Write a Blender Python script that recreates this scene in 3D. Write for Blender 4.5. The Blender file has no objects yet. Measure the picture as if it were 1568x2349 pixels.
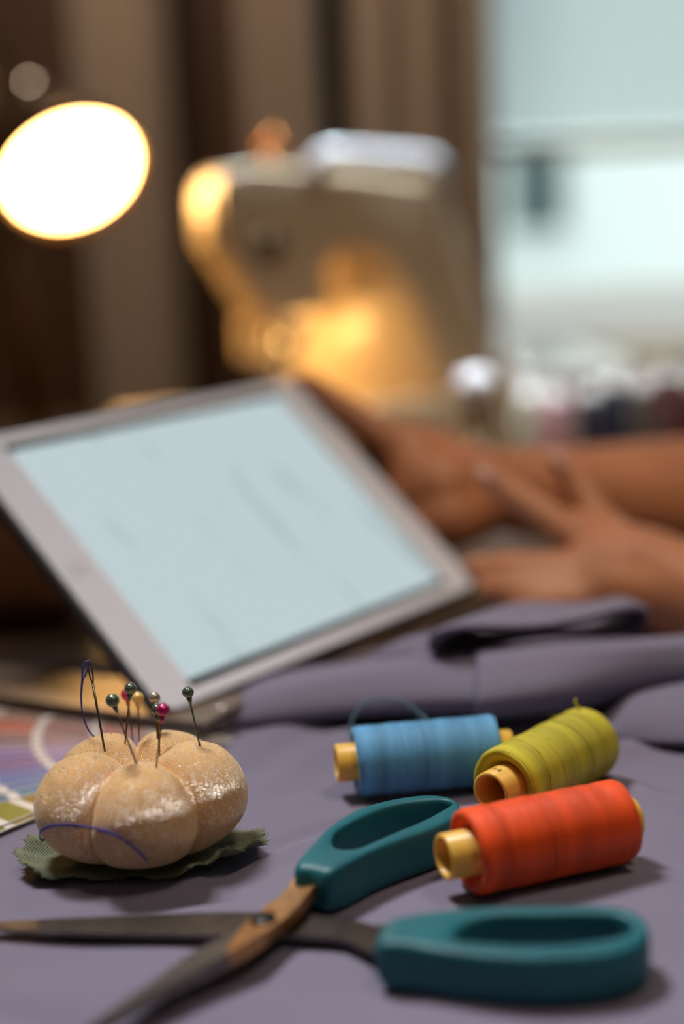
import bpy, bmesh, math, random
import numpy as np
from mathutils import Vector, Matrix, noise
from mathutils.bvhtree import BVHTree
random.seed(7); rng = np.random.default_rng(7)
SC = bpy.context.scene
COL = SC.collection

# ------------------------------------------------------------------ camera
# table top is z = 0, metres; camera stands at the table's near edge, looking +Y and a little down
FOC, SENS, IW, IH = 50.0, 24.0, 1568, 2349
FPX = FOC / SENS * IW
PITCH, ROLL, CAMH = math.radians(10.5), math.radians(-2.5), 0.205
FW = Vector((0, math.cos(PITCH), -math.sin(PITCH)))
U0 = Vector((0, math.sin(PITCH), math.cos(PITCH)))
XR = Vector((math.cos(ROLL), 0, 0)) + U0 * math.sin(ROLL)
UP = Vector((-math.sin(ROLL), 0, 0)) + U0 * math.cos(ROLL)
CP = Vector((0, 0, CAMH))
cam = bpy.data.cameras.new('camera'); camo = bpy.data.objects.new('camera', cam); COL.objects.link(camo)
camo.matrix_world = Matrix(((XR.x, UP.x, -FW.x, CP.x), (XR.y, UP.y, -FW.y, CP.y), (XR.z, UP.z, -FW.z, CP.z), (0, 0, 0, 1)))
cam.sensor_fit = 'HORIZONTAL'; cam.sensor_width = SENS; cam.lens = FOC
cam.clip_start = 0.01; cam.clip_end = 60
cam.dof.use_dof = True; cam.dof.focus_distance = 0.494; cam.dof.aperture_fstop = 2.4
SC.camera = camo

def ray(px, py): return FW + XR * ((px - IW / 2) / FPX) - UP * ((py - IH / 2) / FPX)
def on(px, py, z=0.0):                     # point of the photo lying at height z
    d = ray(px, py); return CP + d * ((z - CP.z) / d.z)
def at(px, py, dep): return CP + ray(px, py) * dep   # point of the photo at a depth

# ------------------------------------------------------------------ light and exposure
SC.view_settings.view_transform = 'Standard'; SC.view_settings.look = 'None'
SC.view_settings.exposure = 0.0; SC.view_settings.gamma = 1.0
try: SC.view_settings.use_curve_mapping = False
except Exception: pass
wd = bpy.data.worlds.new('sky'); SC.world = wd; wd.use_nodes = True
bg = wd.node_tree.nodes['Background']; bg.inputs[0].default_value = (0.92, 0.975, 1.0, 1); bg.inputs[1].default_value = 2.15

def area(name, loc, target, power, color, sx, sy=None, spread=None):
    l = bpy.data.lights.new(name, 'AREA'); l.energy = power; l.color = color
    l.shape = 'RECTANGLE' if sy else 'DISK'; l.size = sx
    if sy: l.size_y = sy
    if spread: l.spread = math.radians(spread)
    o = bpy.data.objects.new(name, l); COL.objects.link(o); o.location = loc
    o.rotation_euler = (Vector(target) - Vector(loc)).to_track_quat('-Z', 'Y').to_euler()
    return o
area('ceiling_lamp', (-0.36, 0.78, 1.20), (0.02, 0.27, 0.0), 1.36, (1.0, 0.96, 0.94), 0.28, spread=48)
area('side_warm_fill', (0.55, 0.15, 1.80), (0.26, 0.82, 0.02), 1.25, (1.0, 0.80, 0.60), 0.4, spread=44)  # added warm fill for the hands and machine front, no actual fixture
area('machine_cool_fill', (0.05, 1.47, 1.85), (0.07, 1.26, 0.18), 1.6, (0.80, 0.92, 1.0), 0.2, spread=19)  # added cool fill to brighten the carry handle and white ball from above
area('curtain_warm_fill', (-0.35, 1.45, 1.85), (-0.30, 2.2, 0.6), 12, (1.0, 0.80, 0.58), 0.5, spread=110)  # unseen warm fill, added to brighten the curtains
area('front_fill', (0.2, -0.7, 1.70), (0.0, 0.6, 0.0), 1.2, (1.0, 0.93, 0.86), 1.0)  # unseen soft fill from behind the camera
sun = bpy.data.lights.new('sun', 'SUN'); sun.energy = 1.7; sun.angle = 0.02; sun.color = (1, 0.97, 0.92)
suno = bpy.data.objects.new('sun', sun); COL.objects.link(suno); suno.rotation_euler = (math.radians(25), 0, math.radians(10)); suno.location = (0, -3, 6)

# ------------------------------------------------------------------ materials
def s2l(c): return tuple(((v / 255) / 12.92 if v / 255 <= 0.04045 else ((v / 255 + 0.055) / 1.055) ** 2.4) for v in c)
MATS = {}
def mat(name, col, rough=0.5, metal=0.0, bump=None, var=None, **kw):
    """col is sRGB 0-255; bump=(kind, scale, strength, dist); var=(scale, amount)"""
    m = bpy.data.materials.new(name); m.use_nodes = True; nt = m.node_tree; N = nt.nodes; L = nt.links
    b = N['Principled BSDF']; c = (*s2l(col), 1)
    b.inputs['Base Color'].default_value = c; b.inputs['Roughness'].default_value = rough; b.inputs['Metallic'].default_value = metal
    for k, v in kw.items():
        b.inputs[k.replace('_', ' ')].default_value = v
    tc = N.new('ShaderNodeTexCoord')
    if var:
        n = N.new('ShaderNodeTexNoise'); n.inputs['Scale'].default_value = var[0]; n.inputs['Detail'].default_value = 4
        mp = N.new('ShaderNodeMapping'); mp.inputs['Scale'].default_value = var[2] if len(var) > 2 else (1, 1, 1)
        L.new(tc.outputs['Object'], mp.inputs[0]); L.new(mp.outputs[0], n.inputs[0])
        r = N.new('ShaderNodeMapRange'); r.inputs[1].default_value = 0.3; r.inputs[2].default_value = 0.7
        r.inputs[3].default_value = 1 - var[1]; r.inputs[4].default_value = 1 + var[1]; L.new(n.outputs[0], r.inputs[0])
        mx = N.new('ShaderNodeMix'); mx.data_type = 'RGBA'; mx.blend_type = 'MULTIPLY'; mx.inputs[0].default_value = 1
        mx.inputs[6].default_value = c; L.new(r.outputs[0], mx.inputs[7]); L.new(mx.outputs[2], b.inputs['Base Color'])
    if bump:
        kind, sc, st, di = bump
        bp = N.new('ShaderNodeBump'); bp.inputs['Strength'].default_value = st; bp.inputs['Distance'].default_value = di
        if kind == 'noise':
            t = N.new('ShaderNodeTexNoise'); t.inputs['Scale'].default_value = sc; t.inputs['Detail'].default_value = 3
            L.new(tc.outputs['Object'], t.inputs[0]); L.new(t.outputs[0], bp.inputs['Height'])
        elif kind == 'weave':
            ws = []
            for ax in ('X', 'Y'):
                t = N.new('ShaderNodeTexWave'); t.bands_direction = ax; t.inputs['Scale'].default_value = sc
                t.inputs['Distortion'].default_value = 1.2; t.inputs['Detail'].default_value = 1; t.inputs['Detail Scale'].default_value = 2
                mp = N.new('ShaderNodeMapping'); mp.inputs['Rotation'].default_value = (0, 0, 0.5)
                L.new(tc.outputs['Object'], mp.inputs[0]); L.new(mp.outputs[0], t.inputs[0]); ws.append(t)
            a = N.new('ShaderNodeMath'); a.operation = 'ADD'; L.new(ws[0].outputs['Fac'], a.inputs[0]); L.new(ws[1].outputs['Fac'], a.inputs[1])
            L.new(a.outputs[0], bp.inputs['Height'])
        elif kind == 'wind':          # thread wound about the local X axis
            t = N.new('ShaderNodeTexWave'); t.bands_direction = 'X'; t.inputs['Scale'].default_value = sc
            t.inputs['Distortion'].default_value = 3.0; t.inputs['Detail'].default_value = 3; t.inputs['Detail Scale'].default_value = 0.6
            mp = N.new('ShaderNodeMapping'); mp.inputs['Scale'].default_value = (1, 0.12, 0.12)
            L.new(tc.outputs['Object'], mp.inputs[0]); L.new(mp.outputs[0], t.inputs[0]); L.new(t.outputs['Fac'], bp.inputs['Height'])
        L.new(bp.outputs[0], b.inputs['Normal'])
    MATS[name] = m
    return m
def emis(name, col, strength):
    m = bpy.data.materials.new(name); m.use_nodes = True; b = m.node_tree.nodes['Principled BSDF']
    b.inputs['Base Color'].default_value = (*[min(1, c) for c in col], 1); b.inputs['Emission Color'].default_value = (*col, 1); b.inputs['Emission Strength'].default_value = strength
    return m

M_cloth = mat('grey_purple_cotton', (117, 112, 135), 0.85, bump=('weave', 330, 0.25, 0.0003), var=(14, 0.05), Sheen_Weight=0.15, Sheen_Roughness=0.5)
M_wood = mat('table_wood', (60, 40, 26), 0.6, var=(6, 0.25, (1, 12, 1)))
M_darkwood = mat('dark_wood', (58, 34, 17), 0.5, var=(5, 0.3, (12, 12, 0.6)))
M_wall = mat('warm_wall', (196, 184, 166), 0.8)
M_white = mat('white_paint', (228, 228, 224), 0.5)
M_teal = mat('teal_plastic', (22, 96, 108), 0.46, var=(60, 0.12), bump=('noise', 900, 0.10, 0.0003), Specular_IOR_Level=0.4)
M_steel = mat('worn_steel', (146, 134, 120), 0.34, 1.0, var=(160, 0.22), bump=('noise', 500, 0.08, 0.0002))
M_steel2 = mat('ground_steel', (126, 120, 114), 0.46, 1.0, var=(220, 0.16, (1, 1, 1)), bump=('noise', 700, 0.1, 0.0002))
M_screw = mat('dark_screw_steel', (70, 68, 68), 0.4, 1.0)
M_orange = mat('orange_thread', (228, 74, 10), 0.52, Specular_IOR_Level=0.4, bump=('wind', 420, 0.35, 0.0004), var=(90, 0.30, (1.6, 0.12, 0.12)), Sheen_Weight=0.08, Sheen_Roughness=0.4)
M_blue = mat('blue_thread', (84, 150, 196), 0.62, bump=('wind', 420, 0.35, 0.0004), var=(90, 0.30, (1.6, 0.12, 0.12)), Sheen_Weight=0.08, Sheen_Roughness=0.4)
M_yellow = mat('yellow_thread', (186, 176, 34), 0.62, bump=('wind', 380, 0.45, 0.0005), var=(90, 0.30, (1.6, 0.12, 0.12)), Sheen_Weight=0.08, Sheen_Roughness=0.4)
M_core = mat('amber_plastic', (238, 186, 80), 0.38, Subsurface_Weight=0.25, Subsurface_Radius=(0.006, 0.003, 0.001), Subsurface_Scale=1.0)
M_ink = mat('black_ink', (40, 28, 16), 0.6)
M_thread_b = mat('blue_sewing_thread', (62, 68, 170), 0.7)
M_thread_t = mat('teal_sewing_thread', (84, 120, 140), 0.7)
M_pin = mat('pin_steel', (158, 138, 122), 0.32, 1.0)
M_brass = mat('brass_pin', (205, 150, 84), 0.28, 1.0)
M_grn = mat('dark_green_pearl', (96, 112, 96), 0.24, 0.45, bump=('noise', 900, 0.05, 0.0002), Coat_Weight=0.6)
M_mag = mat('magenta_pearl', (190, 16, 104), 0.22, 0.35, Coat_Weight=0.6)
M_pink = mat('pink_pearl', (222, 62, 100), 0.3, 0.2, Coat_Weight=0.5)
M_crm = mat('cream_pearl', (232, 196, 120), 0.25, 0.1, Coat_Weight=0.6)
M_slv = mat('silver_pearl', (186, 174, 158), 0.25, 0.5, Coat_Weight=0.6)
M_leaf = mat('green_leaf_fabric', (118, 126, 98), 0.8, bump=('weave', 420, 0.6, 0.0004), var=(120, 0.15), Sheen_Weight=0.2)
M_tabw = mat('white_tablet_glass', (222, 225, 238), 0.25, Coat_Weight=0.2)
M_tabb = mat('tablet_black', (22, 24, 26), 0.35)
M_tabalu = mat('aluminium', (176, 176, 178), 0.35, 0.9)
M_mach = mat('cream_machine_enamel', (222, 204, 172), 0.36, Coat_Weight=0.3)
M_machw = mat('white_plastic', (232, 234, 238), 0.22, Coat_Weight=0.6)
M_chrome = mat('chrome', (215, 210, 204), 0.16, 1.0)
M_brz = mat('dark_bronze', (92, 74, 52), 0.35, 0.7)
M_curt = mat('taupe_curtain_fabric', (140, 122, 108), 0.9, bump=('weave', 120, 0.3, 0.001), Sheen_Weight=0.2)
M_curt2 = mat('olive_curtain_fabric', (118, 110, 88), 0.9, Sheen_Weight=0.2)
M_ext = mat('pale_facade', (208, 216, 214), 0.9, var=(0.6, 0.06))
M_extw = mat('white_parapet', (222, 218, 214), 0.9)
M_extd = mat('dark_facade_window', (70, 88, 88), 0.4)
M_blind = mat('blind_vinyl', (222, 232, 236), 0.6, Transmission_Weight=0.0)
M_board = mat('grey_board', (118, 104, 96), 0.5)
M_boxb = mat('brown_box_leather', (112, 72, 44), 0.55, var=(20, 0.2))

def velvet():
    m = mat('cream_velvet', (218, 172, 108), 0.85, Subsurface_Weight=0.35, Subsurface_Radius=(0.010, 0.005, 0.0025), Subsurface_Scale=1.0, Sheen_Weight=0.45, Sheen_Roughness=0.4, Specular_IOR_Level=0.15)
    nt = m.node_tree; N = nt.nodes; L = nt.links; b = N['Principled BSDF']
    b.inputs['Sheen Tint'].default_value = (1, 0.92, 0.80, 1)
    tc = N.new('ShaderNodeTexCoord')
    n1 = N.new('ShaderNodeTexNoise'); n1.inputs['Scale'].default_value = 2300; n1.inputs['Detail'].default_value = 1; L.new(tc.outputs['Object'], n1.inputs[0])
    n3 = N.new('ShaderNodeTexNoise'); n3.inputs['Scale'].default_value = 420; n3.inputs['Detail'].default_value = 3; L.new(tc.outputs['Object'], n3.inputs[0])
    b1 = N.new('ShaderNodeBump'); b1.inputs['Strength'].default_value = 0.35; b1.inputs['Distance'].default_value = 0.0006; L.new(n1.outputs[0], b1.inputs['Height'])
    b2 = N.new('ShaderNodeBump'); b2.inputs['Strength'].default_value = 0.15; b2.inputs['Distance'].default_value = 0.001; L.new(n3.outputs[0], b2.inputs['Height']); L.new(b1.outputs[0], b2.inputs['Normal'])
    L.new(b2.outputs[0], b.inputs['Normal'])
    # the pile lies combed to one side: its fibres shine where the leaning nap faces the light
    g = N.new('ShaderNodeNewGeometry'); va = N.new('ShaderNodeVectorMath'); va.operation = 'ADD'; va.inputs[1].default_value = (-.62, .20, .30); L.new(g.outputs['Normal'], va.inputs[0])
    vn = N.new('ShaderNodeVectorMath'); vn.operation = 'NORMALIZE'; L.new(va.outputs[0], vn.inputs[0])
    b3 = N.new('ShaderNodeBump'); b3.inputs['Strength'].default_value = 1.0; b3.inputs['Distance'].default_value = 0.0009; L.new(n1.outputs[0], b3.inputs['Height']); L.new(vn.outputs[0], b3.inputs['Normal'])
    gl_ = N.new('ShaderNodeBsdfGlossy'); gl_.inputs['Roughness'].default_value = .30; gl_.inputs['Color'].default_value = (1, .94, .84, 1); L.new(b3.outputs[0], gl_.inputs['Normal'])
    r2 = N.new('ShaderNodeMapRange'); r2.inputs[1].default_value = .50; r2.inputs[2].default_value = .60; r2.inputs[3].default_value = .02; r2.inputs[4].default_value = .95; L.new(n1.outputs[0], r2.inputs[0])
    r3 = N.new('ShaderNodeMapRange'); r3.inputs[1].default_value = .35; r3.inputs[2].default_value = .6; r3.inputs[3].default_value = .35; r3.inputs[4].default_value = 1.0; L.new(n3.outputs[0], r3.inputs[0])
    mu = N.new('ShaderNodeMath'); mu.operation = 'MULTIPLY'; L.new(r2.outputs[0], mu.inputs[0]); L.new(r3.outputs[0], mu.inputs[1])
    ms = N.new('ShaderNodeMixShader'); L.new(mu.outputs[0], ms.inputs[0]); L.new(b.outputs[0], ms.inputs[1]); L.new(gl_.outputs[0], ms.inputs[2]); L.new(ms.outputs[0], N['Material Output'].inputs[0])
    return m
M_velvet = velvet()

def skin():
    return mat('brown_skin', (186, 124, 88), 0.48, bump=('noise', 260, 0.12, 0.0006), var=(40, 0.10), Subsurface_Weight=0.15, Subsurface_Radius=(0.008, 0.003, 0.0015), Subsurface_Scale=1.0)
M_skin = skin()
M_nail = mat('pale_nail', (214, 170, 160), 0.15, Coat_Weight=1.0)
M_hair = mat('black_hair', (22, 18, 16), 0.4)
M_shirt = mat('charcoal_shirt', (52, 52, 60), 0.85)

# ------------------------------------------------------------------ mesh helpers
def tag(o, label=None, cat=None, group=None, kind=None):
    for k, v in (('label', label), ('category', cat), ('group', group), ('kind', kind)):
        if v: o[k] = v
    return o
def empty(name, loc, label=None, cat=None, group=None, rot=None):
    o = bpy.data.objects.new(name, None); COL.objects.link(o); o.empty_display_size = 0.01
    if rot is None: o.location = loc
    else: o.matrix_world = Matrix.Translation(Vector(loc)) @ rot.to_4x4()
    o['_mw'] = [0]; del o['_mw']
    return tag(o, label, cat, group)
def wm(o):                                    # world matrix from the chain (no depsgraph needed)
    m = o.matrix_basis.copy(); p = o.parent
    while p: m = p.matrix_basis @ m; p = p.parent
    return m
def mk(name, V, Fc, m, parent=None, smooth=True, idx=None, local=False, org=None):
    """one mesh object; V in world coords unless local"""
    V = [Vector(v) for v in V]
    o_loc = Vector((0, 0, 0))
    if parent is not None and not local:
        inv = wm(parent).inverted(); V = [inv @ v for v in V]
    elif parent is None and not local:
        o_loc = Vector(org) if org is not None else sum(V, Vector()) / len(V)
        V = [v - o_loc for v in V]
    me = bpy.data.meshes.new(name); me.from_pydata([tuple(v) for v in V], [], Fc)
    for x in (m if isinstance(m, (list, tuple)) else [m]): me.materials.append(x)
    if idx is not None: me.polygons.foreach_set('material_index', idx)
    me.polygons.foreach_set('use_smooth', [smooth] * len(me.polygons))
    bm = bmesh.new(); bm.from_mesh(me); bmesh.ops.recalc_face_normals(bm, faces=bm.faces); bm.to_mesh(me); bm.free()
    me.update()
    o = bpy.data.objects.new(name, me); COL.objects.link(o); o.location = o_loc
    if parent is not None: o.parent = parent
    return o
def bevel(o, w, seg=3, ang=35):
    md = o.modifiers.new('bevel', 'BEVEL'); md.width = w; md.segments = seg; md.limit_method = 'ANGLE'; md.angle_limit = math.radians(ang); md.harden_normals = False
    return o
def subsurf(o, n=1):
    md = o.modifiers.new('subdivision', 'SUBSURF'); md.levels = n; md.render_levels = n; return o
def tube(path, rad, seg=10, cap=True):
    P = [Vector(p) for p in path]; n = len(P)
    R = rad if isinstance(rad, (list, tuple)) else [rad] * n
    T = [(P[min(i + 1, n - 1)] - P[max(i - 1, 0)]).normalized() for i in range(n)]
    a = Vector((0, 0, 1)) if abs(T[0].z) < 0.9 else Vector((1, 0, 0))
    u = (a - T[0] * a.dot(T[0])).normalized(); V = []; Fc = []
    for i in range(n):
        u = (u - T[i] * u.dot(T[i])).normalized(); w = T[i].cross(u)
        for k in range(seg):
            t = 2 * math.pi * k / seg; V.append(P[i] + (u * math.cos(t) + w * math.sin(t)) * R[i])
    for i in range(n - 1):
        for k in range(seg):
            Fc.append((i * seg + k, i * seg + (k + 1) % seg, (i + 1) * seg + (k + 1) % seg, (i + 1) * seg + k))
    if cap: Fc.append(tuple(range(seg))[::-1]); Fc.append(tuple(range((n - 1) * seg, n * seg)))
    return V, Fc
def join(*parts):
    V = []; Fc = []
    for v, f in parts:
        b = len(V); V += list(v); Fc += [tuple(i + b for i in q) for q in f]
    return V, Fc
def lathe(prof, seg=64, axis='X', closed=False):      # prof: (along, radius)
    V = []; Fc = []; n = len(prof)
    for (a, r) in prof:
        for k in range(seg):
            t = 2 * math.pi * k / seg; c, s = r * math.cos(t), r * math.sin(t)
            V.append(Vector((a, c, s)) if axis == 'X' else Vector((c, s, a)))
    rr = range(n) if closed else range(n - 1)
    for i in rr:
        j = (i + 1) % n
        for k in range(seg): Fc.append((i * seg + k, i * seg + (k + 1) % seg, j * seg + (k + 1) % seg, j * seg + k))
    if not closed:
        if prof[0][1] > 1e-7: Fc.append(tuple(range(seg))[::-1])
        if prof[-1][1] > 1e-7: Fc.append(tuple(range((n - 1) * seg, n * seg)))
    return V, Fc
def xf(vf, M): return [M @ Vector(v) for v in vf[0]], vf[1]
def box(x0, x1, y0, y1, z0, z1):
    V = [Vector(p) for p in ((x0, y0, z0), (x1, y0, z0), (x1, y1, z0), (x0, y1, z0), (x0, y0, z1), (x1, y0, z1), (x1, y1, z1), (x0, y1, z1))]
    return V, [(0, 3, 2, 1), (4, 5, 6, 7), (0, 1, 5, 4), (1, 2, 6, 5), (2, 3, 7, 6), (3, 0, 4, 7)]
def ball(c, r, seg=24, ring=16, sc=(1, 1, 1)):
    V = []; Fc = []
    for i in range(ring + 1):
        p = math.pi * i / ring
        for k in range(seg):
            t = 2 * math.pi * k / seg
            V.append(Vector(c) + Vector((r * sc[0] * math.sin(p) * math.cos(t), r * sc[1] * math.sin(p) * math.sin(t), r * sc[2] * math.cos(p))))
    for i in range(ring):
        for k in range(seg): Fc.append((i * seg + k, (i + 1) * seg + k, (i + 1) * seg + (k + 1) % seg, i * seg + (k + 1) % seg))
    return V, Fc
def cr(pts, n=8, closed=False):                        # Catmull-Rom resample
    P = [np.array(p, float) for p in pts]; m = len(P); out = []
    g = (lambda i: P[i % m]) if closed else (lambda i: P[min(max(i, 0), m - 1)])
    for i in range(m if closed else m - 1):
        p0, p1, p2, p3 = g(i - 1), g(i), g(i + 1), g(i + 2)
        for k in range(n):
            t = k / n
            out.append(0.5 * ((2 * p1) + (-p0 + p2) * t + (2 * p0 - 5 * p1 + 4 * p2 - p3) * t * t + (-p0 + 3 * p1 - 3 * p2 + p3) * t ** 3))
    if not closed: out.append(P[-1])
    return out
def prism(poly_a, poly_b):                             # two matching rings -> closed solid
    n = len(poly_a)
    return list(poly_a) + list(poly_b), [tuple(range(n))[::-1], tuple(range(n, 2 * n))] + [(i, (i + 1) % n, n + (i + 1) % n, n + i) for i in range(n)]
def grid(V2):                                          # 2-d list of points -> surface
    a = len(V2); b = len(V2[0]); V = [p for r in V2 for p in r]
    return V, [(i * b + j, i * b + j + 1, (i + 1) * b + j + 1, (i + 1) * b + j) for i in range(a - 1) for j in range(b - 1)]

# ------------------------------------------------------------------ the room
FZ = -0.75
def struct(name, vf, m, **k):
    o = mk(name, vf[0], vf[1], m, smooth=False, **k); o['kind'] = 'structure'; return o
RX0, RX1, RY0, RY1, RZ = -2.2, 2.2, -1.6, 2.30, 1.95
struct('floor', box(RX0 - .1, RX1 + .1, RY0 - .1, RY1 + .1, FZ - .05, FZ), M_darkwood)
struct('ceiling', box(RX0 - .1, RX1 + .1, RY0 - .1, RY1 + .12, RZ, RZ + .05), M_wall)
struct('wall_left', box(RX0 - .1, RX0, RY0, RY1, FZ, RZ), M_wall)
struct('wall_right', box(RX1, RX1 + .1, RY0, RY1, FZ, RZ), M_wall)
struct('wall_front', box(RX0, RX1, RY0 - .1, RY0, FZ, RZ), M_wall)
wx0, wx1, wz0, wz1 = 0.235, 1.75, 0.02, 1.55            # window opening in the far wall
wl = []
for b_ in ((RX0, wx0, FZ, RZ), (wx1, RX1, FZ, RZ), (wx0, wx1, FZ, wz0), (wx0, wx1, wz1, RZ)):
    wl.append(box(b_[0], b_[1], RY1, RY1 + .12, b_[2], b_[3]))
struct('wall_back', join(*wl), M_darkwood)
win = empty('window_1', (wx0, RY1, wz0)); win['kind'] = 'structure'
fr = []
for b_ in ((wx0, wx0 + .035, wz0, wz1), (wx1 - .04, wx1, wz0, wz1), (wx0, wx1, wz0, wz0 + .03), (wx0, wx1, wz1 - .05, wz1), (0.80, 0.84, wz0, wz1)):
    fr.append(box(b_[0], b_[1], RY1 + .02, RY1 + .08, b_[2], b_[3]))
f_ = join(*fr); mk('window_frame', f_[0], f_[1], M_white, win, smooth=False)
gm = bpy.data.materials.new('window_glass'); gm.use_nodes = True
gn = gm.node_tree.nodes; gl = gm.node_tree.links; gn.remove(gn['Principled BSDF'])
gt = gn.new('ShaderNodeBsdfTransparent'); gt.inputs[0].default_value = (0.95, 0.985, 0.98, 1); gg = gn.new('ShaderNodeBsdfGlossy'); gg.inputs['Roughness'].default_value = 0.02
gx = gn.new('ShaderNodeMixShader'); gx.inputs[0].default_value = 0.05; gl.new(gt.outputs[0], gx.inputs[1]); gl.new(gg.outputs[0], gx.inputs[2]); gl.new(gx.outputs[0], gn['Material Output'].inputs[0])
f_ = box(wx0 + .03, wx1 - .03, RY1 + .045, RY1 + .051, wz0 + .02, wz1 - .04); mk('window_pane', f_[0], f_[1], gm, win, smooth=False)
struct('trim_1', box(wx0 - .03, wx1 + .03, RY1 - .09, RY1 + .02, wz0 - .035, wz0), M_white)

# venetian blind, half lowered, with its bottom rail tilted
bl = empty('venetian_blind', (wx0 + .02, RY1 - .03, wz1 - .02), 'pale bluish venetian blind half lowered over the bright window', 'blind')
zb0 = at(1150, 350, 2.27).z; slats = []
zs = wz1 - 0.06
bmat = bpy.data.materials.new('translucent_blind'); bmat.use_nodes = True
bn = bmat.node_tree.nodes; bk = bmat.node_tree.links; bn.remove(bn['Principled BSDF'])
d1 = bn.new('ShaderNodeBsdfDiffuse'); d1.inputs[0].default_value = (0.78, 0.84, 0.86, 1); d2 = bn.new('ShaderNodeBsdfTranslucent'); d2.inputs[0].default_value = (0.80, 0.88, 0.90, 1)
dx = bn.new('ShaderNodeMixShader'); dx.inputs[0].default_value = 0.62; bk.new(d1.outputs[0], dx.inputs[1]); bk.new(d2.outputs[0], dx.inputs[2]); bk.new(dx.outputs[0], bn['Material Output'].inputs[0])
while zs > zb0 + 0.02:
    a = math.radians(24); w = 0.0125
    v, f = box(wx0 + .03, wx1 - .02, -w, w, -0.0006, 0.0006)
    slats.append(([Matrix.Translation((0, RY1 - .03, zs)) @ Matrix.Rotation(-a, 4, 'X') @ p for p in v], f)); zs -= 0.021
f_ = join(*slats); mk('slats', f_[0], f_[1], bmat, bl, smooth=False)
f_ = box(wx0 + .03, wx1 - .02, RY1 - .045, RY1 - .015, zb0 - .012, zb0 + .012); bevel(mk('bottom_rail', f_[0], f_[1], M_blind, bl, smooth=False), .004)
f_ = box(wx0 + .03, wx1 - .02, RY1 - .055, RY1 - .005, wz1 - .05, wz1 - .01); mk('head_rail', f_[0], f_[1], M_blind, bl, smooth=False)
f_ = tube([(0.58, RY1 - .06, wz1 - .05), (0.585, RY1 - .06, zb0 + .05)], 0.003, 6); mk('tilt_wand', f_[0], f_[1], M_white, bl)

# the building across the street
o = mk('neighbour_facade', *box(-1.5, 6, 6.0, 6.3, -1.5, 5.0), M_ext, smooth=False); o['kind'] = 'structure'
bld = empty('facade_window', at(1220, 430, 5.98), 'dark window in the pale building seen below the blind', 'window')
a_, b_ = at(1150, 348, 5.97), at(1292, 530, 5.97)
f_ = box(a_.x, b_.x, 5.965, 5.999, b_.z, a_.z); mk('pane', f_[0], f_[1], M_extd, bld, smooth=False)
f_ = join(box(a_.x - .03, a_.x, 5.95, 5.999, b_.z, a_.z), box(b_.x, b_.x + .03, 5.95, 5.999, b_.z, a_.z), box(a_.x - .03, b_.x + .03, 5.95, 5.999, b_.z - .03, b_.z)); mk('window_frame', f_[0], f_[1], M_ext, bld, smooth=False)
zpar = at(1350, 655, 3.6).z
o = mk('balcony_parapet', *box(-.6, 4, 3.6, 3.7, -1.4, zpar), M_extw, smooth=False)
tag(o, 'white balcony parapet wall standing outside the window', 'wall'); o['kind'] = 'structure'
o = mk('street_ground', *box(-3, 7, 2.5, 6.3, -1.6, -1.4), M_extw, smooth=False); o['kind'] = 'structure'

# curtains (hanging cloth with folds)
def curtain(px0, px1, y, nf, amp, m, label, z0=-.6, z1=1.9, ph=0.0):
    x0, x1 = at(px0, 500, y).x, at(px1, 500, y).x
    e = empty('window_curtain', ((x0 + x1) / 2, y, z0), label, 'curtain', 'curtain panels along the far wall')
    nx, nz = 120, 14; G = []
    for j in range(nz + 1):
        t = j / nz; z = z0 + (z1 - z0) * t; row = []
        for i in range(nx + 1):
            s = i / nx; w = ph + s * nf * 2 * math.pi + 0.5 * math.sin(3 * t + ph)
            row.append(Vector((x0 + (x1 - x0) * s + 0.006 * math.sin(w * 2 + t), y + amp * math.sin(w) * (1 - 0.25 * t) + amp * .4 * math.sin(0.43 * w + 2 * t), z)))
        G.append(row)
    o = mk('drape', *grid(G), m, e); sd = o.modifiers.new('thickness', 'SOLIDIFY'); sd.thickness = .003
    f = box(x0 - .01, x1 + .01, y - .012, y + .012, z1 - .0, z1 + .03); mk('header_tape', f[0], f[1], m, e, smooth=False)
    return e
curtain(205, 412, 2.13, 2, .022, M_curt, 'taupe curtain panel hanging right behind the lit desk lamp', ph=.8)
curtain(572, 745, 2.15, 2, .022, M_curt, 'narrow taupe curtain panel hanging behind the head of the sewing machine', ph=.3)
curtain(830, 1120, 2.12, 2.5, .022, M_curt, 'wide taupe curtain panel drawn beside the bright window', ph=1.4)
f_ = tube([(-1.2, 2.16, 1.93), (wx0 + .1, 2.16, 1.93)], .012, 10); tag(mk('curtain_rod', f_[0], f_[1], M_brz), 'dark rod carrying the taupe curtains below the ceiling', 'rod')

# table
tb = empty('work_table', (0, .7, FZ), 'brown wooden work table under the grey purple cloth', 'table')
f_ = box(-1.05, .49, -.12, 1.95, -.040, -.006); bevel(mk('tabletop', f_[0], f_[1], M_wood, tb, smooth=False), .006)
for lx in (-.98, .43):
    for ly in (-.05, 1.88):
        f_ = box(lx - .03, lx + .03, ly - .03, ly + .03, FZ, -.04); mk('leg', f_[0], f_[1], M_wood, tb, smooth=False)
f_ = box(-.95, .40, 1.85, 1.87, -.12, -.04); mk('apron', f_[0], f_[1], M_wood, tb, smooth=False)

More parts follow.
